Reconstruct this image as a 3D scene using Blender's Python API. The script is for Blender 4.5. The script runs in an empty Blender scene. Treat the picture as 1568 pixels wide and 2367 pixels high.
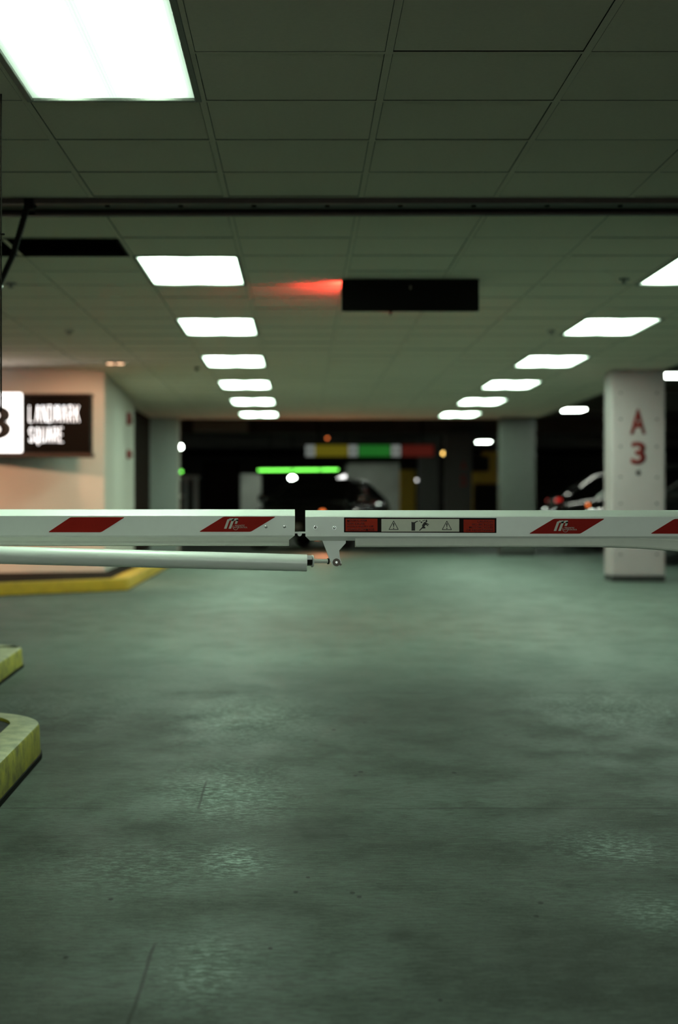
import bpy, bmesh, math, random
from mathutils import Vector, Matrix
random.seed(7)
PI = math.pi
sc = bpy.context.scene
COL = sc.collection

# ------------------------------------------------------------------ geometry of the view
F = 3816.0; XC = 697.0; YH = 1172.0; EYE = 0.764      # focal length (px), vanishing point (px), eye height (m)
H = 2.164                                             # height of the suspended ceiling
def P(px, py, Y):
    return Vector(((px - XC) * Y / F, Y, EYE - (py - YH) * Y / F))
def floor_z(y):                                       # entry ramp rises towards the garage
    return 0.0 if y >= 13 else -0.03 * (13 - y)

# ------------------------------------------------------------------ materials
def mat(name, color, rough=0.6, metal=0.0, spec=0.5, emit=None, strength=0.0, noise=None, bump=0.0, scale=30.0, coat=0.0):
    m = bpy.data.materials.new(name); m.use_nodes = True
    nt = m.node_tree; b = nt.nodes['Principled BSDF']
    b.inputs['Base Color'].default_value = (*color, 1)
    b.inputs['Roughness'].default_value = rough
    b.inputs['Metallic'].default_value = metal
    b.inputs['Specular IOR Level'].default_value = spec
    b.inputs['Coat Weight'].default_value = coat
    if emit:
        b.inputs['Emission Color'].default_value = (*emit, 1)
        b.inputs['Emission Strength'].default_value = strength
    if noise or bump:
        tc = nt.nodes.new('ShaderNodeTexCoord'); n = nt.nodes.new('ShaderNodeTexNoise')
        n.inputs['Scale'].default_value = scale; n.inputs['Detail'].default_value = 6
        nt.links.new(tc.outputs['Object'], n.inputs['Vector'])
        if noise:
            r = nt.nodes.new('ShaderNodeMix'); r.data_type = 'RGBA'
            r.inputs[6].default_value = (*[c * (1 - noise) for c in color], 1)
            r.inputs[7].default_value = (*[min(1, c * (1 + noise)) for c in color], 1)
            nt.links.new(n.outputs['Fac'], r.inputs[0]); nt.links.new(r.outputs[2], b.inputs['Base Color'])
        if bump:
            bp = nt.nodes.new('ShaderNodeBump'); bp.inputs['Strength'].default_value = bump; bp.inputs['Distance'].default_value = 0.01
            nt.links.new(n.outputs['Fac'], bp.inputs['Height']); nt.links.new(bp.outputs['Normal'], b.inputs['Normal'])
    return m

M = {}
M['tile'] = mat('ceiling_tile', (.86, .76, .65), .9, noise=.06, scale=60, spec=.2)
M['concrete'] = mat('concrete', (.34, .35, .32), .8, noise=.18, scale=3, spec=.3)
M['dark_concrete'] = mat('dark_concrete', (.10, .095, .085), .9, noise=.3, scale=2, spec=.2)
M['column'] = mat('column_paint', (.50, .42, .44), .55, noise=.10, scale=5, spec=.35)  # pinkish front light put into the paint colour as mauve
M['column_shaded'] = mat('shaded_column_paint', (.075, .08, .072), .6, noise=.12, scale=5, spec=.3)  # darker copy of the column paint, shade of unlit fronts in the colour
M['pillar'] = mat('pillar_paint', (.34, .37, .35), .6, noise=.08, scale=5, spec=.3)
M['wall'] = mat('wall_plaster', (.52, .50, .46), .7, noise=.05, scale=6, spec=.3)
M['black'] = mat('matt_black', (.005, .004, .003), .7, spec=.05)
M['brown'] = mat('brown_steel', (.030, .018, .012), .55, metal=.2, noise=.5, scale=18, spec=.3)
M['door'] = mat('brown_door', (.010, .006, .004), .7, noise=.3, scale=9, spec=.08)
M['white'] = mat('white_powder_coat', (.82, .84, .79), .35, noise=.03, scale=40, spec=.5)
M['rubber'] = mat('pale_rubber', (.76, .78, .69), .55, noise=.05, scale=50)
M['strut'] = mat('white_tube', (.86, .88, .83), .3)
M['chrome'] = mat('polished_steel', (.75, .75, .74), .18, metal=1)
M['darksteel'] = mat('dark_steel', (.05, .042, .036), .4, metal=1)
M['red'] = mat('red_reflective', (.30, .009, .004), .6, noise=.06, scale=90, spec=.12)
M['labelred'] = mat('label_red', (.40, .028, .012), .6, noise=.12, scale=60, spec=.1)
M['labeldark'] = mat('label_dark', (.010, .003, .002), .6, spec=.08)
M['labelwhite'] = mat('label_cream', (.66, .64, .52), .5, noise=.05, scale=60)
M['ink'] = mat('label_ink', (.012, .008, .006), .6)
M['inkred'] = mat('label_text', (.08, .005, .004), .6)
M['logo'] = mat('logo_white', (.58, .56, .48), .5)
M['paintred'] = mat('painted_red', (.22, .014, .012), .6)
M['paintgrey'] = mat('hole_dark', (.03, .03, .03), .8)
M['soil'] = mat('dark_asphalt', (.035, .033, .032), .9, noise=.5, scale=40, bump=.6)
M['soil_dark'] = mat('island_asphalt', (.012, .009, .007), .9, noise=.4, scale=20, spec=.05)
M['tile_edge'] = mat('tile_edge', (.012, .010, .007), .9, spec=.05)  # raw tile edges, darkened so the gaps read as shadow
M['frame'] = mat('lamp_frame', (.10, .11, .09), .5)
M['glass'] = mat('car_glass', (.010, .012, .012), .08, spec=.6)
M['carblack'] = mat('car_paint_black', (.010, .010, .011), .25, spec=.5, coat=1)
M['cargrey'] = mat('car_paint_grey', (.05, .055, .06), .25, metal=.4, coat=1)
M['tyre'] = mat('tyre', (.01, .01, .01), .8)
M['yellow'] = None
M['green_em'] = mat('green_sign_light', (.05, .3, .05), .5, emit=(.20, 1, .10), strength=3.2)
M['white_em'] = mat('white_sign_light', (.8, .8, .8), .5, emit=(1, .99, .97), strength=2.6)
M['letter_em'] = mat('letter_light', (.8, .8, .8), .5, emit=(1, 1, 1), strength=3.1)
M['lamp_em'] = mat('batten_light', (.8, .8, .8), .5, emit=(.85, 1, .86), strength=26.0)
M['deck_fill_em'] = mat('deck_fill_glow', (.8, .8, .8), .5, emit=(.95, 1, .85), strength=22.0)
M['peach_em'] = mat('downlight_glow', (.8, .5, .3), .5, emit=(1, .58, .34), strength=2.6)
M['amber_em'] = mat('amber_lamp', (.8, .3, .1), .5, emit=(1, .62, .16), strength=5.0)
M['orange_em'] = mat('orange_lamp', (.8, .2, .05), .5, emit=(1, .22, .05), strength=1.6)
M['red_em'] = mat('red_lamp', (.7, .05, .03), .5, emit=(1, .05, .03), strength=150.0)
M['reddim'] = mat('red_tail_lens', (.35, .01, .008), .3, emit=(1, .04, .03), strength=.55)
M['yellowpaint'] = mat('yellow_post', (.62, .42, .03), .6, noise=.25, scale=8)
M['banner_y'] = mat('banner_yellow', (.45, .38, .03), .6, emit=(.42, .36, .02), strength=.2)
M['banner_g'] = mat('banner_green', (.03, .35, .04), .6, emit=(.04, .40, .05), strength=.25)
M['banner_r'] = mat('banner_red', (.35, .03, .02), .6, emit=(.40, .05, .03), strength=.1)
M['banner_w'] = mat('banner_white', (.6, .62, .62), .6, emit=(.6, .68, .62), strength=.25)
M['wallgreen'] = mat('far_plaster', (.60, .68, .62), .8, noise=.45, scale=1.2)
M['amberwall'] = mat('ochre_paint', (.60, .40, .05), .7, noise=.1, scale=4)

def yellow_kerb():
    m = mat('yellow_kerb_paint', (.50, .43, .03), .6)
    nt = m.node_tree; b = nt.nodes['Principled BSDF']
    tc = nt.nodes.new('ShaderNodeTexCoord')
    n = nt.nodes.new('ShaderNodeTexNoise'); n.inputs['Scale'].default_value = 9; n.inputs['Detail'].default_value = 8; n.inputs['Roughness'].default_value = .7
    nt.links.new(tc.outputs['Object'], n.inputs['Vector'])
    g = nt.nodes.new('ShaderNodeNewGeometry'); s = nt.nodes.new('ShaderNodeSeparateXYZ'); nt.links.new(g.outputs['True Normal'], s.inputs[0])
    r = nt.nodes.new('ShaderNodeValToRGB'); r.color_ramp.elements[0].position = .35; r.color_ramp.elements[1].position = .62
    r.color_ramp.elements[0].color = (.13, .12, .02, 1); r.color_ramp.elements[1].color = (.50, .44, .03, 1)
    r2 = nt.nodes.new('ShaderNodeValToRGB'); r2.color_ramp.elements[0].position = .38; r2.color_ramp.elements[1].position = .60
    r2.color_ramp.elements[0].color = (.30, .29, .17, 1); r2.color_ramp.elements[1].color = (.50, .48, .28, 1)   # worn by feet on top
    nt.links.new(n.outputs['Fac'], r.inputs[0]); nt.links.new(n.outputs['Fac'], r2.inputs[0])
    mx = nt.nodes.new('ShaderNodeMix'); mx.data_type = 'RGBA'
    th = nt.nodes.new('ShaderNodeMath'); th.operation = 'GREATER_THAN'; th.inputs[1].default_value = .7
    nt.links.new(s.outputs['Z'], th.inputs[0]); nt.links.new(th.outputs[0], mx.inputs[0])
    nt.links.new(r.outputs[0], mx.inputs[6]); nt.links.new(r2.outputs[0], mx.inputs[7]); nt.links.new(mx.outputs[2], b.inputs['Base Color'])
    bp = nt.nodes.new('ShaderNodeBump'); bp.inputs['Strength'].default_value = .4; bp.inputs['Distance'].default_value = .01
    nt.links.new(n.outputs['Fac'], bp.inputs['Height']); nt.links.new(bp.outputs['Normal'], b.inputs['Normal'])
    return m
M['yellow'] = yellow_kerb()
M['yellow_far'] = mat('yellow_kerb_fresh', (.46, .29, .008), .7, noise=.3, scale=10)

def lamp_material(name, peak, base, sig=.085):
    """prismatic diffuser over two fluorescent tubes: brighter along each tube"""
    m = bpy.data.materials.new(name); m.use_nodes = True; nt = m.node_tree
    b = nt.nodes['Principled BSDF']; b.inputs['Base Color'].default_value = (.7, .75, .7, 1); b.inputs['Roughness'].default_value = .4
    tc = nt.nodes.new('ShaderNodeTexCoord'); s = nt.nodes.new('ShaderNodeSeparateXYZ'); nt.links.new(tc.outputs['Object'], s.inputs[0])
    def math_(op, a, bb=None, clamp=False):
        q = nt.nodes.new('ShaderNodeMath'); q.operation = op; q.use_clamp = clamp
        for i, v in enumerate((a, bb)):
            if v is None: continue
            if isinstance(v, (int, float)): q.inputs[i].default_value = v
            else: nt.links.new(v, q.inputs[i])
        return q.outputs[0]
    ax = math_('ABSOLUTE', s.outputs['X'])
    d = math_('DIVIDE', math_('SUBTRACT', ax, .145), sig)
    g = math_('EXPONENT', math_('MULTIPLY', math_('MULTIPLY', d, d), -1.0))
    ay = math_('ABSOLUTE', s.outputs['Y'])
    endf = math_('DIVIDE', math_('SUBTRACT', .60, ay), .12, clamp=True)
    sidef = math_('DIVIDE', math_('SUBTRACT', .30, ax), .10, clamp=True)
    ridge = nt.nodes.new('ShaderNodeTexWave'); ridge.inputs['Scale'].default_value = 30; ridge.inputs['Distortion'].default_value = .5
    nt.links.new(tc.outputs['Object'], ridge.inputs['Vector'])
    rr = math_('ADD', math_('MULTIPLY', ridge.outputs['Fac'], .12), .94)
    e = math_('ADD', math_('MULTIPLY', math_('MULTIPLY', g, peak), math_('ADD', math_('MULTIPLY', endf, .8), .2)),
              math_('MULTIPLY', math_('ADD', math_('MULTIPLY', sidef, .6), .4), base))
    e = math_('MULTIPLY', e, rr)
    b.inputs['Emission Color'].default_value = (.72, 1, .76, 1)
    nt.links.new(e, b.inputs['Emission Strength'])
    return m
M['diffuser'] = lamp_material('troffer_diffuser', 29.0, 4.0)
M['diffuser_near'] = lamp_material('troffer_diffuser_near', 44.0, 1.2, .055)

def floor_material():
    m = bpy.data.materials.new('floor_concrete'); m.use_nodes = True; nt = m.node_tree
    b = nt.nodes['Principled BSDF']
    tc = nt.nodes.new('ShaderNodeTexCoord'); co = tc.outputs['Object']
    def noise(scale, vec=(1, 1, 1), detail=6, rough=.55, off=(0, 0, 0)):
        mp = nt.nodes.new('ShaderNodeMapping'); mp.inputs['Scale'].default_value = vec; mp.inputs['Location'].default_value = off
        n = nt.nodes.new('ShaderNodeTexNoise'); n.inputs['Scale'].default_value = scale; n.inputs['Detail'].default_value = detail; n.inputs['Roughness'].default_value = rough
        nt.links.new(co, mp.inputs['Vector']); nt.links.new(mp.outputs[0], n.inputs['Vector']); return n.outputs['Fac']
    def mt(op, a, bb=None, clamp=False):
        q = nt.nodes.new('ShaderNodeMath'); q.operation = op; q.use_clamp = clamp
        for i, v in enumerate((a, bb)):
            if v is None: continue
            if isinstance(v, (int, float)): q.inputs[i].default_value = v
            else: nt.links.new(v, q.inputs[i])
        return q.outputs[0]
    def rng(v, a, c, lo=0., hi=1.):
        r = nt.nodes.new('ShaderNodeMapRange'); r.interpolation_type = 'SMOOTHSTEP'
        r.inputs['From Min'].default_value = a; r.inputs['From Max'].default_value = c; r.inputs['To Min'].default_value = lo; r.inputs['To Max'].default_value = hi
        nt.links.new(v, r.inputs['Value']); return r.outputs[0]
    def mixc(fac, a, c):
        x = nt.nodes.new('ShaderNodeMix'); x.data_type = 'RGBA'
        if isinstance(fac, float): x.inputs[0].default_value = fac
        else: nt.links.new(fac, x.inputs[0])
        for i, v in ((6, a), (7, c)):
            if isinstance(v, tuple): x.inputs[i].default_value = (*v, 1)
            else: nt.links.new(v, x.inputs[i])
        return x.outputs[2]
    s = nt.nodes.new('ShaderNodeSeparateXYZ'); nt.links.new(co, s.inputs[0]); X, Y = s.outputs['X'], s.outputs['Y']
    def blob(cx, cy, rx, ry):
        dx = mt('DIVIDE', mt('SUBTRACT', X, cx), rx); dy = mt('DIVIDE', mt('SUBTRACT', Y, cy), ry)
        return mt('EXPONENT', mt('MULTIPLY', mt('ADD', mt('MULTIPLY', dx, dx), mt('MULTIPLY', dy, dy)), -1.0))
    big = noise(.9, (1, .55, 1), 4)
    mid = noise(4, (1, .8, 1), 6, .6, (3, 1, 0))
    broom = noise(30, (1, 4.5, 1), 5, .65)
    fine = noise(170, (1, 1.6, 1), 3)
    base = mixc(rng(big, .35, .68), (.046, .058, .044), (.120, .160, .134))
    base = mixc(mt('MULTIPLY', rng(mid, .48, .68), .75), base, (.034, .040, .030))
    base = mixc(mt('MULTIPLY', rng(broom, .56, .40), .70), base, (.020, .025, .018))
    drag = noise(11, (1, 6, 1), 8, .78, (5, 7, 0))
    base = mixc(mt('MULTIPLY', rng(drag, .50, .66), .75), base, (.024, .026, .018))
    base = mixc(mt('MULTIPLY', rng(drag, .47, .34), .55), base, (.15, .205, .178))
    slab = rng(mt('ADD', Y, mt('MULTIPLY', mt('SUBTRACT', mid, .5), 1.6)), 7.2, 9.6)     # the paler slab beyond the old joint, lamp sheen partly put into its colour
    base = mixc(slab, mixc(.25, base, (.050, .056, .040)), mixc(.40, base, (.175, .225, .200)))
    base = mixc(mt('MULTIPLY', rng(fine, .45, .7), .30), base, (.13, .17, .148))
    # worn pale patches and oily patches where the photo has them
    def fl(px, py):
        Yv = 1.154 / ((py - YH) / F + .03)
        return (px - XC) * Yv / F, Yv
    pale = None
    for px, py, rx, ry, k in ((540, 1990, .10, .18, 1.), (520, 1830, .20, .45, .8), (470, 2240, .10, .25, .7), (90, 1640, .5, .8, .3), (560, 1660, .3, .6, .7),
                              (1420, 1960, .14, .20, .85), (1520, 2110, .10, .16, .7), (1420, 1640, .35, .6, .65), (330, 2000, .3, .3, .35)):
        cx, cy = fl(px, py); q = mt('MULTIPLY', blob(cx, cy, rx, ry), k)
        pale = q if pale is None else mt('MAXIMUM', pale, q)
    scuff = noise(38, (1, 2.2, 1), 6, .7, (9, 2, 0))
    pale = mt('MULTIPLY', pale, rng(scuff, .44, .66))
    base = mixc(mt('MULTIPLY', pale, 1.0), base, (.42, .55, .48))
    dark = None
    for px, py, rx, ry, k in ((720, 1925, .13, .22, 1.), (820, 1660, .08, .2, .9), (200, 1930, .35, .25, .55), (925, 2160, .04, .06, .9), (330, 1680, .35, .5, .6),
                              (1180, 2200, .25, .3, .45), (1250, 1640, .5, .5, .45), (660, 2110, .12, .12, .6), (90, 1700, .3, .9, .7), (1500, 1700, .5, .6, .4)):
        cx, cy = fl(px, py); q = mt('MULTIPLY', blob(cx, cy, rx, ry), k)
        dark = q if dark is None else mt('MAXIMUM', dark, q)
    base = mixc(mt('MULTIPLY', dark, rng(mid, .25, .6, .3, .75)), base, (.017, .019, .013))
    # joints and a hairline crack
    brk = rng(noise(2.0, (1, 1, 1), 2), .40, .52)
    def line(v, c, w):
        return rng(mt('ABSOLUTE', mt('SUBTRACT', v, c)), w, w * .3)
    wob = mt('MULTIPLY', mt('SUBTRACT', noise(1.3, (1, 1, 1), 4), .5), .03)
    j1 = mt('MULTIPLY', line(mt('ADD', X, wob), -.352, .0065), rng(Y, 3.95, 3.88))
    j1b = mt('MULTIPLY', mt('MULTIPLY', line(mt('ADD', X, wob), -.338, .006), rng(Y, 5.41, 5.44)), rng(Y, 6.0, 5.8))
    j2 = mt('MULTIPLY', mt('MULTIPLY', line(mt('ADD', Y, wob), 5.43, .012), brk), .8)
    j3 = mt('MULTIPLY', line(mt('ADD', Y, wob), 8.1, .02), mt('MULTIPLY', brk, .6))
    jj = mt('MAXIMUM', mt('MAXIMUM', j1, j1b), mt('MAXIMUM', j2, j3))
    base = mixc(mt('MULTIPLY', jj, .75), base, (.016, .014, .010))
    # little tar spots
    spot = None
    for px, py, r in ((684, 2062, .008), (815, 2064, .009), (831, 2073, .008), (712, 2028, .007), (256, 2079, .008), (1250, 2087, .009), (1241, 2118, .008), (834, 1784, .012),
                      (822, 1793, .009), (1050, 1786, .011), (772, 1687, .012), (843, 1670, .012), (152, 2213, .008), (625, 2192, .007), (1018, 2312, .006), (1170, 1700, .009)):
        cx, cy = fl(px, py); q = blob(cx, cy, r * .8, r * 1.5); spot = q if spot is None else mt('MAXIMUM', spot, q)
    base = mixc(rng(spot, .15, .6), base, (.012, .010, .008))
    nt.links.new(base, b.inputs['Base Color'])
    b.inputs['Specular IOR Level'].default_value = .22
    nt.links.new(rng(mid, .3, .7, .54, .66), b.inputs['Roughness'])
    bp = nt.nodes.new('ShaderNodeBump'); bp.inputs['Strength'].default_value = .35; bp.inputs['Distance'].default_value = .004
    nt.links.new(mt('ADD', broom, mt('MULTIPLY', fine, .4)), bp.inputs['Height']); nt.links.new(bp.outputs['Normal'], b.inputs['Normal'])
    return m
M['floor'] = floor_material()

# ------------------------------------------------------------------ mesh helpers
def bx(bm, x0, x1, y0, y1, z0, z1, bev=0.0, seg=2):
    t = bmesh.new()
    bmesh.ops.create_cube(t, size=1)
    for v in t.verts:
        v.co = Vector(((x0 + x1) / 2 + v.co.x * (x1 - x0), (y0 + y1) / 2 + v.co.y * (y1 - y0), (z0 + z1) / 2 + v.co.z * (z1 - z0)))
    if bev > 0:
        bmesh.ops.bevel(t, geom=t.edges[:], offset=bev, segments=seg, affect='EDGES', profile=.5)
    merge(bm, t)
def merge(bm, t, mtx=None):
    mp = {}
    for v in t.verts: mp[v] = bm.verts.new(mtx @ v.co if mtx else v.co)
    for f in t.faces:
        try: bm.faces.new([mp[v] for v in f.verts])
        except ValueError: pass
    t.free()
def cyl(bm, a, b, r, r2=None, n=24, bev=0.0):
    a, b = Vector(a), Vector(b); d = b - a; r2 = r if r2 is None else r2
    t = bmesh.new(); bmesh.ops.create_cone(t, cap_ends=True, cap_tris=False, segments=n, radius1=r, radius2=r2, depth=d.length)
    if bev > 0:
        bmesh.ops.bevel(t, geom=[e for e in t.edges if abs(e.verts[0].co.z - e.verts[1].co.z) < 1e-6], offset=bev, segments=2, affect='EDGES')
    q = Vector((0, 0, 1)).rotation_difference(d.normalized())
    merge(bm, t, Matrix.Translation((a + b) / 2) @ q.to_matrix().to_4x4())
def sphere(bm, c, r, sx=1, sy=1, sz=1, u=16):
    t = bmesh.new(); bmesh.ops.create_uvsphere(t, u_segments=u, v_segments=u // 2 + 2, radius=r)
    merge(bm, t, Matrix.Translation(c) @ Matrix.Diagonal((sx, sy, sz, 1)))
def prism_xz(bm, pts, y0, y1):
    """polygon given as (x, z), extruded between two depths"""
    a = [bm.verts.new((x, y0, z)) for x, z in pts]; b = [bm.verts.new((x, y1, z)) for x, z in pts]
    n = len(pts)
    bm.faces.new(a); bm.faces.new(b[::-1])
    for i in range(n): bm.faces.new((a[i], b[i], b[(i + 1) % n], a[(i + 1) % n]))
def prism_xy(bm, pts, z0, z1):
    a = [bm.verts.new((x, y, z0(x, y) if callable(z0) else z0)) for x, y in pts]
    b = [bm.verts.new((x, y, z1(x, y) if callable(z1) else z1)) for x, y in pts]
    n = len(pts)
    bm.faces.new(a[::-1]); bm.faces.new(b)
    for i in range(n): bm.faces.new((a[i], a[(i + 1) % n], b[(i + 1) % n], b[i]))
def obj(name, bm, m, parent=None, smooth=False, kind=None):
    bmesh.ops.recalc_face_normals(bm, faces=bm.faces[:])
    if parent is not None:
        off = parent_world(parent)
        for v in bm.verts: v.co -= off
    me = bpy.data.meshes.new(name); bm.to_mesh(me); bm.free()
    me.materials.append(M[m] if isinstance(m, str) else m)
    if smooth:
        for p in me.polygons: p.use_smooth = True
        try: me.set_sharp_from_angle(angle=math.radians(35))
        except Exception: pass
    o = bpy.data.objects.new(name, me); COL.objects.link(o)
    if parent is not None: o.parent = parent
    if kind: o['kind'] = kind
    return o
def parent_world(o):
    v = Vector((0, 0, 0))
    while o is not None:
        v += Vector(o.location); o = o.parent
    return v
def thing(name, label, cat, loc=(0, 0, 0), group=None):
    o = bpy.data.objects.new(name, None); COL.objects.link(o); o.location = loc; o.empty_display_size = .1
    o['label'] = label; o['category'] = cat
    if group: o['group'] = group
    return o
def tag(o, label, cat, group=None):
    o['label'] = label; o['category'] = cat
    if group: o['group'] = group
    return o
def solo(name, bm, m, label, cat, group=None, smooth=False):
    """a thing that is one mesh, origin at its base centre"""
    xs = [v.co.x for v in bm.verts]; ys = [v.co.y for v in bm.verts]; zs = [v.co.z for v in bm.verts]
    c = Vector(((min(xs) + max(xs)) / 2, (min(ys) + max(ys)) / 2, min(zs)))
    for v in bm.verts: v.co -= c
    o = obj(name, bm, m, None, smooth); o.location = c
    return tag(o, label, cat, group)
def copy_tree(o, parent=None):
    c = o.copy(); COL.objects.link(c)
    if parent is not None: c.parent = parent
    for ch in o.children: copy_tree(ch, c)
    return c
def struct(name, bm, m, smooth=False):
    return obj(name, bm, m, None, smooth, kind='structure')
def text_bm(body, px0, px1, py0, py1, Y, depth, bold=0.0, align='LEFT', shear=0.0):
    """lettering fitted to the rectangle it covers on its panel (facing -Y)"""
    cu = bpy.data.curves.new('lettering', 'FONT'); cu.body = body; cu.size = 1; cu.align_x = align; cu.offset = bold; cu.shear = shear
    cu.space_line = .78 if '\n' in body else 1
    o = bpy.data.objects.new('lettering', cu); COL.objects.link(o)
    dg = bpy.context.evaluated_depsgraph_get(); dg.update()
    me = bpy.data.meshes.new_from_object(o.evaluated_get(dg))
    bpy.data.objects.remove(o); bpy.data.curves.remove(cu)
    xs = [v.co.x for v in me.vertices]; ys = [v.co.y for v in me.vertices]
    a = P(px0, py1, Y); b = P(px1, py0, Y)
    sx = (b.x - a.x) / (max(xs) - min(xs)); sz = (b.z - a.z) / (max(ys) - min(ys))
    bm = bmesh.new(); bm.from_mesh(me); bpy.data.meshes.remove(me)
    bmesh.ops.dissolve_limit(bm, angle_limit=.01, verts=bm.verts[:], edges=bm.edges[:])
    for v in bm.verts: v.co = Vector((a.x + (v.co.x - min(xs)) * sx, Y - depth, a.z + (v.co.y - min(ys)) * sz))
    r = bmesh.ops.extrude_face_region(bm, geom=bm.faces[:])
    for v in r['geom']:
        if isinstance(v, bmesh.types.BMVert): v.co.y = Y + .0002
    return bm
def pxpoly(pts, Y): return [((px - XC) * Y / F, EYE - (py - YH) * Y / F) for px, py in pts]

# ------------------------------------------------------------------ setting: floor, ceiling, walls
bm = bmesh.new()
ys = [-4.5, 0, 2, 4, 6, 8, 10, 12, 13, 16, 20, 26, 34, 44, 60]
xs = [-12, -6.5, -3, 0, 3, 7, 15]
g = [[bm.verts.new((x, y, floor_z(y))) for x in xs] for y in ys]
for j in range(len(ys) - 1):
    for i in range(len(xs) - 1): bm.faces.new((g[j][i], g[j][i + 1], g[j + 1][i + 1], g[j + 1][i]))
struct('floor', bm, 'floor')

T = .61; GX = .27
xl = [GX + T * k for k in range(-11, 6)]           # -6.44 .. 3.32
XR = 3.72
TR_W = 0
lights_near = [(-2, 4.48)]                         # column index, near edge
def is_light(x0, y0):
    for lx, ly in light_spots:
        if abs(x0 - lx) < .02 and (ly - .02 <= y0 < ly + 1.2): return True
    return False
LX, RX = GX - 2 * T, GX + 3 * T                    # left edge of the two lamp rows
light_spots = [(LX, 4.48), (LX, -1.62)] + [(LX, 9.21 + 3.05 * k) for k in range(6)] + [(RX, 9.21 + 3.05 * k) for k in range(6)]
def ceiling_band(bm, ylines, vent=None):
    xx = xl + [XR]
    for j in range(len(ylines) - 1):
        y0, y1 = ylines[j], ylines[j + 1]
        for i in range(len(xx) - 1):
            x0, x1 = xx[i], xx[i + 1]
            if is_light(x0, y0): continue
            if vent and vent(x0, y0): continue
            ga = .013 + random.choice((.0008, .0012, .002, .003)); gb = .013 + random.choice((.0008, .001, .0015, .0025))
            gc = .013 + random.choice((.0006, .001, .0015))
            dz = random.uniform(.001, .0035); t = random.uniform(-.0015, .0015)
            bx(bm, x0 + gc, x1 - gc, y0 + ga, y1 - gb, H + dz, H + dz + .015)
    for k, x in enumerate(xx[:-1]):
        bx(bm, x - .012, x + .012, ylines[0], ylines[-1], H, H + .004) if not vent else None
    if vent:
        for x in xx[:-1]:
            bx(bm, x - .012, x + .012, ylines[0], ylines[-1], H, H + .004)
    for y in ylines:
        for i in range(len(xx) - 1):
            if any(abs(xx[i] - lx) < .02 and ly + .05 < y < ly + 1.17 for lx, ly in light_spots): continue
            bx(bm, xx[i], xx[i + 1], y - .012, y + .012, H + .0003, H + .0043)
bm = bmesh.new()
near_lines = [5.70 + T * k for k in range(-12, 3)] + [7.46]
far_lines = [7.84, 8.6] + [9.21 + T * k for k in range(0, 29)]
far_lines = [y for y in far_lines if y < 26.3] 
ceiling_band(bm, near_lines)
ceiling_band(bm, far_lines, lambda x, y: abs(y - 8.6) < .05 and -2.9 < x < -1.0)
bm.normal_update()
ceil = struct('ceiling', bm, 'tile')
ceil.data.materials.append(M['tile_edge'])
for p in ceil.data.polygons:
    if abs(p.normal.z) < .5: p.material_index = 1
Y_END = far_lines[-1]
bm = bmesh.new()                                   # slab above the suspended ceiling
bx(bm, -6.6, XR + .02, near_lines[0] - .1, Y_END + .05, H + .32, H + .5)
bx(bm, XR + .001, XR + .05, 7, Y_END + .05, H, H + .32)
bx(bm, -6.6, XR, Y_END + .012, Y_END + .05, H + .002, H + .32)
bx(bm, -6.6, XR, near_lines[0] - .1, near_lines[0] - .03, H, H + .32)
bx(bm, -6.6, -6.45, near_lines[0], 18, H, H + .32)
struct('trim_1', bm, 'dark_concrete')
bm = bmesh.new()                                   # deck over the parking bays
bx(bm, XR + .06, 15, -4, Y_END, 2.66, 2.8); bx(bm, -12, 15, Y_END + .06, 60, 2.66, 2.8)
struct('ceiling_deck', bm, 'dark_concrete')
bm = bmesh.new()
for y in (27.2, 35.5, 44.0): bx(bm, -12, 15, y, y + .5, 2.35, 2.66)
struct('trim_2', bm, 'dark_concrete')
bm = bmesh.new(); bx(bm, 15, 15.2, -4, 60, -.6, 2.8); struct('wall_right', bm, 'dark_concrete')
bm = bmesh.new(); bx(bm, -12, 15, 60, 60.2, 0, 2.8); struct('wall_back', bm, 'dark_concrete')

# building corner on the left with the lit sign
bm = bmesh.new()
prism_xy(bm, [(-6.5, 15.2), (-2.03, 17.0), (-2.19, 21.6), (-6.5, 21.6)], 0.0, H - .003)
struct('wall_left', bm, 'wall')
bm = bmesh.new()
prism_xy(bm, [(-5.0, 25.8), (-1.94, 25.8), (-1.94, 26.4), (-5.0, 26.4)], 0, H - .003)
struct('wall_front', bm, 'pillar')
bm = bmesh.new()
for k in range(17):
    y = 21.62 + k * .245
    bx(bm, -2.42, -2.36, y, y + .17, 0.1, H - .01, .01)
bx(bm, -2.50, -2.44, 21.6, 25.8, .1, H - .01)
struct('door_1', bm, 'door')
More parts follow.
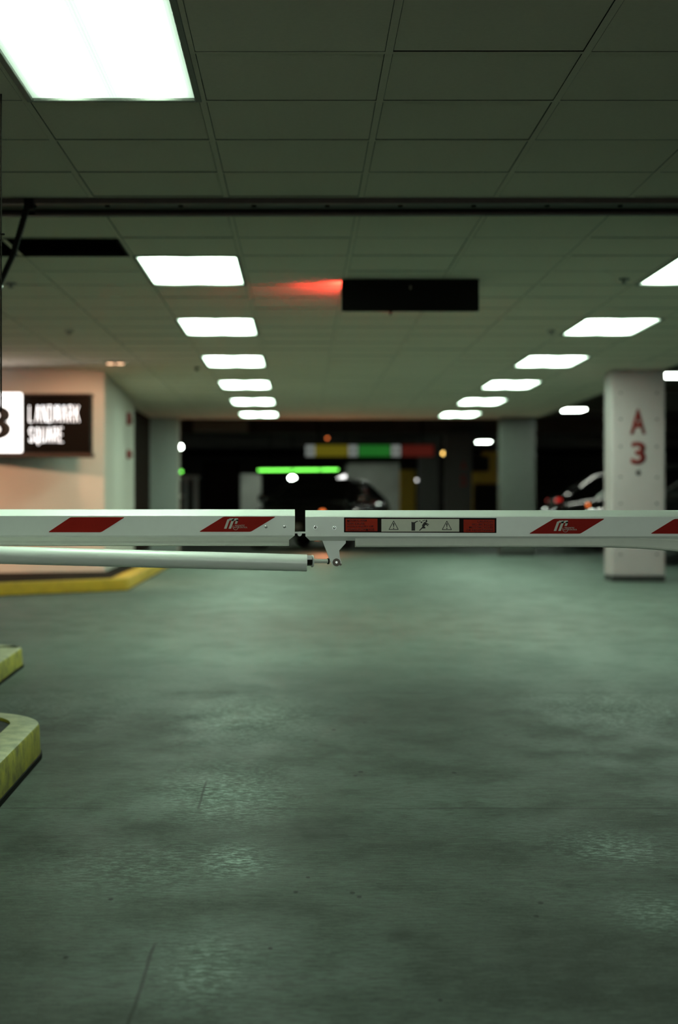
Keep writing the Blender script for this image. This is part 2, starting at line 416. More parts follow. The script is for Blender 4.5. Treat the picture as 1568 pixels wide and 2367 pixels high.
# raised island behind: pavement + yellow kerb
kz = .11
outer = [(-6.5, 9.9 ), (-6.5, 9.9)]
def kerb_path(pts, width, name, m, z_top, z_base, label, cat, fill='soil', base_h=.015, side=1):
    """pts: outer edge, in order; kerb has its own width inwards"""
    n = len(pts); inner = []
    for i, p in enumerate(pts):
        a = Vector(pts[max(0, i - 1)]); b = Vector(pts[min(n - 1, i + 1)]); d = (b - a).normalized()
        nrm = Vector((-d.y, d.x)) * side
        inner.append((p[0] + nrm.x * width, p[1] + nrm.y * width))
    root = thing(name, label, cat, (pts[n // 2][0], pts[n // 2][1], z_base(*pts[n // 2])))
    bm = bmesh.new(); cols = []
    bv = .012
    for p, q in zip(pts, inner):
        P0 = Vector(p); Q0 = Vector(q); dr = (Q0 - P0).normalized()
        zt = z_top(*p); zb = z_base(*p) + base_h
        ring = [(P0, zb), (P0 + dr * .004, zt - bv), (P0 + dr * (.004 + bv * .35), zt - bv * .3), (P0 + dr * (.004 + bv), zt), (Q0, zt), (Q0, zb)]
        cols.append([bm.verts.new((c.x, c.y, z)) for c, z in ring])
    for i in range(n - 1):
        for k in range(6):
            bm.faces.new((cols[i][k], cols[i + 1][k], cols[i + 1][(k + 1) % 6], cols[i][(k + 1) % 6]))
    bm.faces.new(cols[0]); bm.faces.new(cols[-1][::-1])
    obj('kerb', bm, m, root, smooth=True)
    bm = bmesh.new(); cols = []
    for p, q in zip(pts, inner):
        P0 = Vector(p); Q0 = Vector(q); dr = (Q0 - P0).normalized(); P1 = P0 - dr * .006
        zb = z_base(*p)
        cols.append([bm.verts.new((c.x, c.y, z)) for c, z in ((P1, zb - .01), (P1, zb + base_h), (Q0, zb + base_h), (Q0, zb - .01))])
    for i in range(n - 1):
        for k in range(4): bm.faces.new((cols[i][k], cols[i + 1][k], cols[i + 1][(k + 1) % 4], cols[i][(k + 1) % 4]))
    bm.faces.new(cols[0]); bm.faces.new(cols[-1][::-1])
    o = obj('kerb_base', bm, 'black', root)
    return root, inner
def arc(cx, cy, r, a0, a1, n):
    return [(cx + r * math.cos(math.radians(a0 + (a1 - a0) * i / n)), cy + r * math.sin(math.radians(a0 + (a1 - a0) * i / n))) for i in range(n + 1)]
def kerb_bump(pts): return pts

# island 1 (nearest): straight side X=-1.0, rounded far nose
pts = [(-1.0, 3.2), (-1.0, 4.2), (-1.0, 5.0), (-1.0, 5.6), (-1.0, 6.1)] + arc(-1.33, 6.30, .33, 0, 62, 8) + [(-1.62, 6.82), (-2.1, 7.05), (-2.9, 7.3)]
r1, inn = kerb_path(pts, .115, 'traffic_island', 'yellow', lambda x, y: floor_z(y) + .135, lambda x, y: floor_z(y),
          'nearest yellow kerbed island at lower left, with dark asphalt inside its worn rounded nose', 'traffic island', base_h=.02)
bm = bmesh.new(); ip = [(x, y) for x, y in inn] + [(-2.9, 3.2)]
prism_xy(bm, ip, lambda x, y: floor_z(y), lambda x, y: floor_z(y) + .125); obj('island_surface', bm, 'soil', r1)
# island 2
pts = [(-1.535, 7.6), (-1.535, 8.2), (-1.535, 8.7), (-1.535, 9.0)] + arc(-1.66, 9.08, .125, 5, 60, 5) + [(-1.85, 9.36), (-2.3, 9.6), (-3.2, 10.0)]
r2, inn = kerb_path(pts, .42, 'traffic_island', 'yellow', lambda x, y: floor_z(y) + .108, lambda x, y: floor_z(y),
          'yellow kerbed island at the left edge, just beyond the nearest island', 'traffic island', base_h=.014)
# island 3: pavement before the sign wall
pts = [(-6.5, 9.9), (-6.5, 9.9)]
pts = [(-1.70, 21.6), (-1.68, 20.5), (-1.64, 18.0), (-1.60, 15.5), (-1.585, 15.18)] + [(-1.62, 15.06), (-1.70, 14.98), (-2.58, 14.15), (-4.2, 12.7)]
pts = pts[::-1]
r3, inn = kerb_path(pts, .16, 'traffic_island', 'yellow_far', lambda x, y: floor_z(y) + kz, lambda x, y: floor_z(y),
          'long dark pavement with yellow kerb in front of the beige sign wall', 'traffic island', base_h=.006, side=1)
bm = bmesh.new()
prism_xy(bm, inn + [(-2.17, 21.6), (-2.01, 16.985), (-4.9, 15.82)], 0.001, kz - .008); obj('island_surface', bm, 'soil_dark', r3)

# ------------------------------------------------------------------ ceiling lamps
def make_troffer(x, y, near, label):
    cx, cy = x + T / 2, y + T
    root = thing('ceiling_light', label, 'ceiling light', (cx, cy, H), 'fluorescent troffers in the suspended ceiling')
    bm = bmesh.new(); w = .022
    x0, x1, y0, y1 = x + .004, x + T - .004, y + .004, y + 2 * T - .004
    for a in ((x0, x0 + w, y0, y1), (x1 - w, x1, y0, y1), (x0 + w, x1 - w, y0, y0 + w), (x0 + w, x1 - w, y1 - w, y1)):
        bx(bm, a[0], a[1], a[2], a[3], H - .004, H + .05, .002, 1)
    obj('lamp_frame', bm, 'frame', root)
    bm = bmesh.new(); bx(bm, x0 + w, x1 - w, y0 + w, y1 - w, H + .006, H + .012)
    obj('diffuser', bm, 'diffuser_near' if near else 'diffuser', root)
    bm = bmesh.new(); bx(bm, x0, x1, y0, y1, H + .055, H + .12); obj('housing', bm, 'white', root)
    return root
order = ['nearest', 'second', 'third', 'fourth', 'fifth', 'sixth']
make_troffer(LX, 4.48, True, 'huge glowing fluorescent ceiling panel at upper left, nearest of all the ceiling lights')
make_troffer(LX, -1.62, True, 'fluorescent ceiling panel over the entrance behind the viewpoint')
base = None
for side, X in (('left', LX), ('right', RX)):
    for k in range(6):
        where = {0: 'first beyond the dark ceiling channel', 1: 'second beyond the dark ceiling channel', 2: 'third beyond the dark ceiling channel',
                 3: 'fourth beyond the dark ceiling channel', 4: 'fifth beyond the dark ceiling channel', 5: 'farthest of its row, at the ceiling end'}[k]
        lab = 'white fluorescent ceiling panel in the %s row, %s' % (side, where)
        if base is None: base = make_troffer(X, 9.21, False, lab); b0 = (X, 9.21)
        else:
            c = copy_tree(base); c.location = (X + T / 2, 9.21 + 3.05 * k + T, H); c['label'] = lab

# missing-tile vent on the left
root = thing('air_vent', 'long black recessed return air slot in the ceiling at left', 'air vent', (-1.86, 8.9, H))
bm = bmesh.new(); bx(bm, -2.78, -.962, 8.613, 9.197, H + .20, H + .24); obj('recess_top', bm, 'black', root)
bm = bmesh.new()
bx(bm, -.968, -.955, 8.61, 9.2, H - .004, H + .2); bx(bm, -2.78, -2.77, 8.61, 9.2, H - .004, H + .2)
bx(bm, -2.78, -.955, 8.606, 8.616, H - .004, H + .2); bx(bm, -2.78, -.955, 9.194, 9.206, H - .004, H + .2)
obj('vent_frame', bm, 'black', root)

# steel channel across the ceiling
root = thing('ceiling_channel', 'dark brown steel gate channel running across the whole ceiling', 'steel channel', (0, 7.65, H))
bm = bmesh.new()
def skew(x): return 0.0075 * (x)      # the channel runs a little out of square
for (ya, yb, za, zb) in ((7.49, 7.53, H - .022, H + .02), (7.79, 7.83, H - .022, H + .02), (7.53, 7.79, H + .0, H + .02)):
    a = [bm.verts.new((x, y - .010 * x * (1 if y > 7.6 else .3), z)) for x, y, z in ((-6.4, ya, za), (3.7, ya, za), (3.7, yb, za), (-6.4, yb, za))]
    b = [bm.verts.new((v.co.x, v.co.y, zb)) for v in a]
    bm.faces.new(a[::-1]); bm.faces.new(b)
    for i in range(4): bm.faces.new((a[i], a[(i + 1) % 4], b[(i + 1) % 4], b[i]))
obj('channel', bm, 'brown', root)
bm = bmesh.new()
for x in [-6 + .34 * i for i in range(28)]: cyl(bm, (x, 7.66, H - .008), (x, 7.66, H + .004), .012, n=10)
obj('rivet_row', bm, 'black', root)['kind'] = 'stuff'

# folded gate arm and its chain, at the left edge
a = P(63, 478, 7.5); b_ = P(30, 590, 7.5); c_ = P(-3, 662, 7.5)
root = thing('gate_strut', 'black diagonal steel strut hanging from the ceiling channel at far left', 'gate strut', a)
bm = bmesh.new()
def bar(bm, p, q, wy, wz, Y=.01):
    d = (q - p).normalized(); s = Vector((d.z, 0, -d.x)); u = Vector((0, 1, 0))
    vs = [bm.verts.new(e + s * (wz / 2 * i) + u * (wy / 2 * j)) for e in (p, q) for i, j in ((-1, -1), (1, -1), (1, 1), (-1, 1))]
    bm.faces.new(vs[:4][::-1]); bm.faces.new(vs[4:])
    for i in range(4): bm.faces.new((vs[i], vs[(i + 1) % 4], vs[4 + (i + 1) % 4], vs[4 + i]))
bar(bm, a, b_, .03, .021); bx(bm, a.x - .012, a.x + .03, a.y - .02, a.y + .05, a.z - .01, H + .012); bar(bm, b_, c_, .03, .021)
obj('bar', bm, 'black', root)
bm = bmesh.new()
for i in range(16):
    q = a.lerp(b_, (i + .5) / 16); d = (b_ - a).normalized(); s = Vector((d.z, 0, -d.x))
    bar(bm, q - s * .013, q + s * .013, .034, .005)
obj('tooth_rack', bm, 'black', root)
bm = bmesh.new(); cyl(bm, c_ + Vector((0, -.03, 0)), c_ + Vector((0, .03, 0)), .016); obj('pivot_bolt', bm, 'darksteel', root, smooth=True)
# chain
p0 = P(2.5, 540, 5.6); p1 = P(2.0, 950, 5.6)
root = thing('pull_chain', 'thin black pull chain hanging down the left edge', 'chain', (p0.x, p0.y, p0.z))
bm = bmesh.new()
nl = 40; L = (p0.z - p1.z) / nl
for i in range(nl):
    t = bmesh.new(); 
    z = p0.z - (i + .5) * L
    if i % 2: bx(bm, p0.x - .0028, p0.x + .0028, p0.y - .001, p0.y + .001, z - L * .6, z + L * .6, .0008, 1)
    else: bx(bm, p0.x - .0022, p0.x + .0022, p0.y - .0035, p0.y + .0035, z - L * .6, z + L * .6, .0008, 1)
    t.free()
obj('chain_links', bm, 'black', root)
q = P(2.5, 541, 5.6)
bm = bmesh.new(); bx(bm, q.x - .012, q.x + .012, q.y - .006, q.y + .006, q.z - .003, q.z + .003, .001, 1); cyl(bm, (q.x, q.y, q.z), (q.x, q.y, H + .002), .003, n=8)
obj('hanger', bm, 'black', root)

# ------------------------------------------------------------------ black hanging lane sign with red face turned away
Y = 10.13
a, b_ = P(790, 719, Y), P(1108, 652, Y)
root = thing('lane_signal', 'black rectangular signal box under the ceiling glowing red at its left end', 'signal box', ((a.x + b_.x) / 2, Y + .06, H))
bm = bmesh.new()
bx(bm, a.x, b_.x, Y, Y + .012, a.z, H - .002, .002, 1); bx(bm, a.x + .3, a.x + .36, Y + .04, Y + .1, H - .01, H + .33)
bx(bm, a.x + .02, b_.x - .004, Y + .012, Y + .13, a.z + .012, H - .002)
obj('housing', bm, 'black', root)
bm = bmesh.new(); bx(bm, a.x + .022, a.x + .30, Y + .131, Y + .136, a.z + .03, H - .012); obj('signal_face', bm, 'red_em', root)
bm = bmesh.new(); bx(bm, a.x + .31, a.x + .32, Y + .12, Y + .32, a.z + .012, H - .002); obj('light_stop', bm, 'black', root)  # plate added out of view to keep red light off the right
c = P(949, 664, Y)
bm = bmesh.new(); bx(bm, c.x - .006, c.x + .006, Y - .004, Y, c.z - .014, c.z + .012, .001, 1); obj('latch', bm, 'darksteel', root)

# sprinklers
def sprinkler(px, py, label):
    Yc = F * (H - EYE) / (YH - py); x = (px - XC) * Yc / F
    root = thing('sprinkler', label, 'sprinkler', (x, Yc, H), 'sprinkler heads in the ceiling')
    bm = bmesh.new(); cyl(bm, (x, Yc, H + .002), (x, Yc, H - .006), .035, n=20); obj('escutcheon', bm, 'frame', root, smooth=True)
    bm = bmesh.new(); cyl(bm, (x, Yc, H + .33), (x, Yc, H - .022), .009, n=12); cyl(bm, (x, Yc, H - .022), (x, Yc, H - .027), .018, n=12)
    obj('sprinkler_head', bm, 'frame', root, smooth=True)
sprinkler(1443, 645, 'small dark sprinkler head beside the right-edge ceiling panel')
sprinkler(1275, 765, 'small sprinkler head between the first and second right-row panels')
sprinkler(160, 765, 'small sprinkler head in the ceiling above the beige sign wall')
sprinkler(455, 851, 'small sprinkler head left of the third left-row panel')
sprinkler(25, 655, 'small sprinkler head by the left frame edge below the black vent')

# wall-washer downlight
Yc = F * (H - EYE) / (YH - 839); x = (266 - XC) * Yc / F
root = thing('downlight', 'small warm orange downlight in the ceiling before the wall corner', 'downlight', (x, Yc, H))
bm = bmesh.new(); bx(bm, x - .10, x + .10, Yc - .10, Yc + .10, H - .006, H + .002, .002, 1); obj('trim_ring', bm, 'frame', root)
for dx in (-.045, .05):
    bm = bmesh.new(); cyl(bm, (x + dx, Yc, H - .012), (x + dx, Yc, H - .006), .036, n=20); obj('bulb', bm, 'peach_em', root, smooth=True)
def spot(name, loc, target, energy, color, size=2.5, blend=.8, radius=.06):
    l = bpy.data.lights.new(name, 'SPOT'); l.energy = energy; l.color = color; l.spot_size = size; l.spot_blend = blend; l.shadow_soft_size = radius
    o = bpy.data.objects.new(name, l); COL.objects.link(o); o.location = loc
    o.rotation_euler = (Vector(target) - Vector(loc)).to_track_quat('-Z', 'Y').to_euler(); return o
WARM = (1, .50, .28)
spot('downlight_beam', (x, Yc, H - .03), (x - .3, Yc + .95, .5), 45, WARM)
spot('downlight_beam', (-2.7, 13.2, H - .03), (-2.6, 16.6, .55), 390, WARM, 1.0, .9)
spot('downlight_beam', (-4.9, 12.8, H - .03), (-4.6, 15.9, .55), 390, WARM, 1.0, .9)

# ------------------------------------------------------------------ lit wall sign
Ys = 16.35
root = thing('wall_sign', 'lit sign reading 3 LANDMARK SQUARE on the beige wall at left', 'sign', P(60, 1050, Ys))
a, b_ = P(57, 1046, Ys), P(208, 914, Ys)
bm = bmesh.new(); bx(bm, a.x - 1.1, b_.x, Ys, Ys + .22, a.z, b_.z, .004, 1); obj('sign_panel', bm, 'black', root)
bm = bmesh.new(); bx(bm, a.x - 1.15, b_.x + .015, Ys - .03, Ys + .25, a.z - .045, a.z - .004, .004, 1); obj('sign_ledge', bm, 'brown', root)
bm = bmesh.new(); bx(bm, a.x - 1.15, b_.x + .015, Ys - .02, Ys + .25, b_.z + .002, b_.z + .018, .003, 1); obj('sign_hood', bm, 'brown', root)
a, b_ = P(-90, 1046, Ys), P(52, 909, Ys)
bm = bmesh.new(); bx(bm, a.x, b_.x, Ys - .07, Ys - .002, a.z, b_.z, .012, 3)
box = obj('number_panel', bm, 'white_em', root)
o = obj('numeral', text_bm('3', -42, 26, 937, 1017, Ys - .07, .006, bold=.03), 'ink', box)
STROKES = {'L': [[(0, 0), (0, 1), (.8, 1)]], 'A': [[(0, 1), (.5, 0), (1, 1)], [(.2, .65), (.8, .65)]], 'N': [[(0, 1), (0, 0), (1, 1), (1, 0)]],
           'D': [[(0, 0), (0, 1), (.5, 1), (1, .75), (1, .25), (.5, 0), (0, 0)]], 'M': [[(0, 1), (.1, 0), (.5, .8), (.9, 0), (1, 1)]],
           'R': [[(0, 1), (0, 0), (.7, 0), (.95, .15), (.95, .38), (.7, .5), (0, .5)], [(.5, .5), (1, 1)]], 'K': [[(0, 0), (0, 1)], [(.95, 0), (.05, .55)], [(.35, .4), (1, 1)]],
           'S': [[(.95, .15), (.6, 0), (.2, .05), (0, .25), (.3, .48), (.8, .6), (.95, .8), (.6, 1), (.1, .95), (0, .8)]],
           'Q': [[(.5, 0), (.05, .2), (0, .6), (.2, .95), (.5, 1), (.85, .9), (1, .5), (.9, .15), (.5, 0)], [(.5, .75), (.85, 1.2)]],
           'U': [[(0, 0), (0, .8), (.3, 1), (.7, 1), (1, .8), (1, 0)]], 'E': [[(.9, 0), (0, 0), (0, 1), (.95, 1)], [(0, .48), (.8, .48)]]}
def stroke_text(body, x0, y0, adv, wd, hgt, Y, w):
    bm = bmesh.new()
    for i, ch in enumerate(body):
        for line in STROKES[ch]:
            q = [(x0 + i * adv + u * wd, y0 + v * hgt) for u, v in line]
            for a_, b2 in zip(q, q[1:]):
                A, B = Vector(a_), Vector(b2); d = (B - A).normalized(); sd = Vector((-d.y, d.x)) * w / 2; A = A - d * w / 2; B = B + d * w / 2
                prism_xz(bm, pxpoly([tuple(A + sd), tuple(B + sd), tuple(B - sd), tuple(A - sd)], Y), Y - .012, Y + .001)
    return bm
obj('lettering', stroke_text('LANDMARK', 68, 938, 15.2, 8.6, 37, Ys, 1.05), 'letter_em', root)
obj('lettering', stroke_text('SQUARE', 68.5, 989, 13.8, 8.2, 33, Ys, 1.05), 'letter_em', root)

# red fire devices on the return wall
for (px, y0, y1, lab) in ((294, 954, 982, 'upper small red fire alarm box on the return wall right of the sign'), (294, 1040, 1060, 'lower small red fire alarm box on the return wall right of the sign')):
    Yw = 20.3; aa, bb = P(px, y1, Yw), P(px, y0, Yw)
    xw = -2.19 + (21.6 - Yw) / 4.6 * .16
    root = thing('fire_alarm_box', lab, 'alarm box', (xw, Yw, aa.z), 'red fire alarm boxes on the return wall')
    bm = bmesh.new(); bx(bm, xw - .01, xw + .05, Yw - .08, Yw + .08, aa.z, bb.z, .008, 2); obj('alarm_case', bm, 'paintred', root)
    bm = bmesh.new(); bx(bm, xw + .05, xw + .062, Yw - .04, Yw + .04, aa.z + .03, (aa.z + bb.z) / 2, .002, 1); obj('pull_handle', bm, 'black', root)

# ------------------------------------------------------------------ columns
def column(x, y, w, d, top, label, m='column', holes=True, nm='concrete_column'):
    root = thing(nm, label, 'column', (x + w / 2, y + d / 2, 0), 'square concrete columns along the right')
    bm = bmesh.new(); bx(bm, x, x + w, y, y + d, .055, top, .02, 3); obj('shaft', bm, m, root)
    bm = bmesh.new(); bx(bm, x + .004, x + w - .004, y + .004, y + d - .004, 0, .06); obj('plinth', bm, 'soil', root)
    if holes:
        bm = bmesh.new()
        for hz in (.28, .80, 1.07, 1.38, 1.66, 1.93):
            for hx in (.09, w - .09):
                cyl(bm, (x + hx, y - .002, hz + random.uniform(-.01, .01)), (x + hx, y + .004, hz), .013, n=14)
        obj('tie_hole', bm, 'paintgrey', root)['kind'] = 'stuff'
    return root
cw = .55
c1 = column(3.17, 16.85, cw, .43, H - .002, 'pale concrete column marked A 3 in red at right')
obj('lettering', text_bm('A', 1457, 1494, 946, 1004, 16.85, .002, bold=.03), 'paintred', c1)
obj('lettering', text_bm('3', 1459, 1494, 1021, 1074, 16.85, .002, bold=.03), 'paintred', c1)
bm = bmesh.new(); q = P(1476, 1093, 16.85); cyl(bm, (q.x, 16.846, q.z), (q.x, 16.853, q.z), .025, n=16); obj('dark_dot', bm, 'ink', c1)
column(3.11, 25.75, cw, .43, H - .002, 'plain grey concrete column behind the A 3 column, at the ceiling end', 'column_shaded', holes=False)
c3 = column(3.02, 34.6, .56, .43, 2.345, 'dim concrete column with faint red letters beyond the ceiling end', 'column_shaded')
obj('lettering', text_bm('A', 1064, 1080, 1066, 1086, 34.6, .002, bold=.03), 'paintred', c3)
obj('lettering', text_bm('5', 1064, 1080, 1098, 1124, 34.6, .002, bold=.03), 'paintred', c3)
column(2.92, 41.0, .50, .43, 2.66, 'farthest dim grey column, left of the one with faint red letters', 'column_shaded', holes=False)

# ------------------------------------------------------------------ batten lamps over the bays
base = None
for k, (Yb, lab) in enumerate(((18.4, 'small bright batten lamp right of the A 3 column at the frame edge'), (25.0, 'bright batten lamp between the A 3 column and the plain column'),
                               (31.5, 'batten lamp over the parking bays behind the plain grey column'), (37.4, 'distant batten lamp between the dim and plain grey columns'))):
    if base is None:
        root = thing('batten_lamp', lab, 'ceiling light', (4.13, Yb, 2.2), 'batten lamps over the parking bays')
        bm = bmesh.new(); bx(bm, 3.98, 4.28, Yb - .25, Yb + .25, 2.215, 2.235, .008, 2); obj('diffuser', bm, 'lamp_em', root)
        bm = bmesh.new(); bx(bm, 3.97, 4.29, Yb - .26, Yb + .26, 2.236, 2.30, .01, 1)
        for s in (-.2, .2): cyl(bm, (4.13, Yb + s, 2.28), (4.13, Yb + s, 2.68), .008, n=8)
        obj('housing', bm, 'frame', root); base = root
    else:
        c = copy_tree(base); c.location = (4.13, Yb, 2.2 + .004 * k); c['label'] = lab

# unseen battens added between the deck beams to light the far background
base = None
for k, (xb, yb) in enumerate(((-1.5, 47), (2.2, 47), (-4.5, 39.2), (6.5, 39), (.4, 39.2))):
    if base is None:
        root = thing('deck_fill_lamp', 'unseen batten lamp added between the far deck beams', 'ceiling light', (xb, yb, 2.6), 'added battens between the far deck beams')
        bm = bmesh.new(); bx(bm, xb - .6, xb + .6, yb - .08, yb + .08, 2.60, 2.64, .01, 1); obj('diffuser', bm, 'deck_fill_em', root)
        bm = bmesh.new(); bx(bm, xb - .62, xb + .62, yb - .09, yb + .09, 2.641, 2.662); obj('housing', bm, 'frame', root); base = root
    else:
        c = copy_tree(base); c.location = (xb, yb, 2.6)
# unseen fill light added behind the viewpoint to brighten the barrier arm
root = thing('entrance_fill_light', 'unseen fill light added on a post behind the viewpoint', 'fill light', (.9, -4.2, floor_z(-4.2)))
bm = bmesh.new(); cyl(bm, (.9, -4.35, floor_z(-4.2)), (.9, -4.35, 2.1), .05); obj('post', bm, 'frame', root)
bm = bmesh.new(); bx(bm, .3, 1.5, -4.32, -4.22, 1.25, 1.95, .02, 2); obj('housing', bm, 'frame', root)
l = bpy.data.lights.new('fill_light_beam', 'AREA'); l.shape = 'RECTANGLE'; l.size = 1.1; l.size_y = .6; l.energy = 118; l.color = (.86, 1, .88)
o = bpy.data.objects.new('fill_light_beam', l); COL.objects.link(o); o.location = (.9, -4.2, 1.6); o.rotation_euler = (PI / 2, 0, 0)

# ------------------------------------------------------------------ cars
def make_car(loc, rz, paint, label, width=1.84, length=4.6, height=1.45, tall=0.0, group='parked cars', lamp='chrome', roof=None):
    """nose towards local +X"""
    root = thing('car', label, 'car', (0, 0, 0), group)
    hw, L2 = width / 2, length / 2
    bm = bmesh.new()
    st = [(-L2, .42, .80, .72), (-L2 + .12, .26, .98, .88), (-L2 + .75, .22, 1.02, 1.0), (-.9, .20, .98, 1.0), (.2, .20, .95, 1.0), (.85, .20, .95, 1.0), (L2 - .9, .22, .86, .98), (L2 - .25, .26, .76, .92), (L2, .38, .62, .72)]
    rows = []
    for x, zb, zt, wf in st:
        zt += tall; w = hw * wf; ring = []
        prof = [(-1, 0), (-1.0, .35), (-.99, .62), (-.93, .90), (-.78, 1.0), (-.4, 1.03), (0, 1.035), (.4, 1.03), (.78, 1.0), (.93, .90), (.99, .62), (1.0, .35), (1, 0), (.5, 0), (-.5, 0)]
        rows.append([bm.verts.new((x, p[0] * w * (.9 if p[1] == 0 else 1), zb + (zt - zb) * p[1])) for p in prof])
    n = len(rows[0])
    for i in range(len(rows) - 1):
        for k in range(n): bm.faces.new((rows[i][k], rows[i][(k + 1) % n], rows[i + 1][(k + 1) % n], rows[i + 1][k]))
    bm.faces.new(rows[0]); bm.faces.new(rows[-1][::-1])
    o = obj('body', bm, paint, root, smooth=True); o.modifiers.new('sub', 'SUBSURF').levels = 2; o.modifiers['sub'].render_levels = 2
    for p in o.data.polygons: p.use_smooth = True
    # cabin
    zt = height + tall; zb = .93 + tall
    bm = bmesh.new()
    st = [(-1.95, zb + .02, .78), (-1.35, zt - .10, .66), (-.75, zt, .64), (0.0, zt, .64), (.35, zt - .05, .64), (1.15, zb + .0, .80)]
    rows = []
    for x, z, wf in st:
        wt = hw * wf
        rows.append([bm.verts.new(v) for v in ((x, -hw * .90, zb - .06), (x, -wt * 1.02, z - .05 if z > zb + .1 else z - .02), (x, -wt * .85, z), (x, 0, z + .03), (x, wt * .85, z), (x, wt * 1.02, z - .05 if z > zb + .1 else z - .02), (x, hw * .90, zb - .06))])
    for i in range(len(rows) - 1):
        for k in range(6): bm.faces.new((rows[i][k], rows[i][k + 1], rows[i + 1][k + 1], rows[i + 1][k]))
    bm.faces.new(rows[0]); bm.faces.new(rows[-1][::-1])
    o = obj('windows', bm, 'glass', root, smooth=True)
    # roof and pillars
    bm = bmesh.new()
    def tube(pts, r):
        for p, q in zip(pts, pts[1:]): cyl(bm, p, q, r, n=10); sphere(bm, q, r, u=8)
    for s in (-1, 1):
        w2 = hw * .64
        tube([(1.16, s * hw * .84, zb + .0), (.35, s * w2, zt - .035), (0, s * w2, zt - .01), (-.75, s * w2, zt - .01), (-1.35, s * w2, zt - .11), (-1.97, s * hw * .8, zb + .0)], .032)
        tube([(-.35, s * w2, zt - .03), (-.38, s * hw * .90, zb - .04)], .028)
    bx(bm, -1.1, .2, -hw * .58, hw * .58, zt + .012, zt + .035, .01, 2)
    obj('roof', bm, roof or paint, root, smooth=True)
    for s in (-1, 1):
        bm = bmesh.new(); bx(bm, -1.7, 1.0, s * hw * .915 - .012, s * hw * .915 + .012, zb - .075, zb - .045, .006, 1)
        obj('window_trim', bm, 'chrome', root, smooth=True)
    for sx in (-1.38, 1.38):
        for s in (-1, 1):
            bm = bmesh.new(); cyl(bm, (sx, s * (hw - .22), .33), (sx, s * (hw + .005), .33), .33, n=32, bev=.03); w = obj('wheel', bm, 'tyre', root, smooth=True)
            bm = bmesh.new(); cyl(bm, (sx, s * (hw + .004), .33), (sx, s * (hw + .014), .33), .2, n=24)
            for k in range(5):
                a = k * 2 * PI / 5; cyl(bm, (sx, s * (hw + .02), .33), (sx + .19 * math.cos(a), s * (hw + .014), .33 + .19 * math.sin(a)), .018, n=8)
            obj('wheel_rim', bm, 'chrome', w, smooth=True)
    for s in (-1, 1):
        bm = bmesh.new(); sphere(bm, (L2 - .22, s * hw * .72, .66 + tall), .13, 1.2, 1.3, .6); obj('headlamp', bm, 'chrome' if lamp == 'chrome' else lamp, root, smooth=True)
        bm = bmesh.new(); sphere(bm, (-L2 + .20, s * hw * .62, .84 + tall), .12, 1.3, 1.3, .6); obj('tail_lamp', bm, 'reddim', root, smooth=True)
        bm = bmesh.new(); bx(bm, .70, .88, s * (hw + .02) - .09, s * (hw + .02) + .09, zb + .0, zb + .12, .03, 2); obj('wing_mirror', bm, paint, root, smooth=True)
    bm = bmesh.new(); bx(bm, L2 - .09, L2 + .01, -.42, .42, .44, .60 + tall, .02, 2); obj('grille', bm, 'black', root)
    bm = bmesh.new(); bx(bm, L2, L2 + .02, -.26, .26, .36, .46, .004, 1); obj('number_plate', bm, 'frame', root)
    root.location = loc; root.rotation_euler = (0, 0, rz)
    return root
side_car = make_car((6.6, 29.6, 0), PI, 'cargrey', 'dark parked car between the plain and A 3 columns, seen side-on', tall=.02, roof='chrome')  # chrome roof added to show lamp reflections as bright streaks
make_car((6.2, 22.6, 0), PI, 'carblack', 'black parked car just right of the A 3 column', tall=.0)
make_car((7.45, 34.4, 0), 0, 'carblack', 'black parked car farthest along the right bays, red tail lamps to the aisle', tall=.05)
cc = make_car((.42, 31.5, 0), -PI / 2 - .30, 'carblack', 'black car facing the barrier gap in the middle of the aisle', height=1.33, tall=-.06, group=None)
for s, zz in ((.40, .45),):
    pass
def local_lamp(parent, name, m, p, r, lab=None):
    bm = bmesh.new(); sphere(bm, p, r)
    me = bpy.data.meshes.new(name); bm.to_mesh(me); bm.free(); me.materials.append(M[m])
    o = bpy.data.objects.new(name, me); COL.objects.link(o); o.parent = parent; return o
local_lamp(cc, 'fog_lamp', 'orange_em', (2.27, .56, .28), .08)
local_lamp(cc, 'turn_signal', 'orange_em', (2.16, .62, .66), .06)
local_lamp(side_car, 'side_marker', 'orange_em', (1.62, .93, .80), .03)

# orange point light added ahead of the car to tint floor and columns
l = bpy.data.lights.new('orange_aisle_light', 'POINT'); l.energy = 24; l.color = (1, .28, .12); l.shadow_soft_size = .1
o = bpy.data.objects.new('orange_aisle_light', l); COL.objects.link(o); o.location = (.35, 26.6, .35)

# ------------------------------------------------------------------ far background
def sbox(name, px0, px1, py0, py1, Y, depth, m, label, cat, group=None, bev=.01):
    a, b2 = P(px0, py1, Y), P(px1, py0, Y); bm = bmesh.new(); bx(bm, a.x, b2.x, Y, Y + depth, a.z, b2.z, bev, 2)
    return solo(name, bm, m, label, cat, group)
# green neon bar
a, b_ = P(597, 1087, 38), P(782, 1085.5, 38)
root = thing('neon_sign', 'long bright green strip light above the black car', 'strip light', (a + b_) / 2)
bm = bmesh.new(); cyl(bm, a, b_, .022, n=12); obj('tube', bm, 'green_em', root, smooth=True)
bm = bmesh.new(); bx(bm, a.x - .05, b_.x + .05, 38.05, 38.13, a.z - .06, a.z + .08, .01, 1)
for t in (.15, .85): 
    q = a.lerp(b_, t); cyl(bm, (q.x, 38.09, q.z), (q.x, 38.09, 2.68), .01, n=8)
obj('backing', bm, 'black', root)
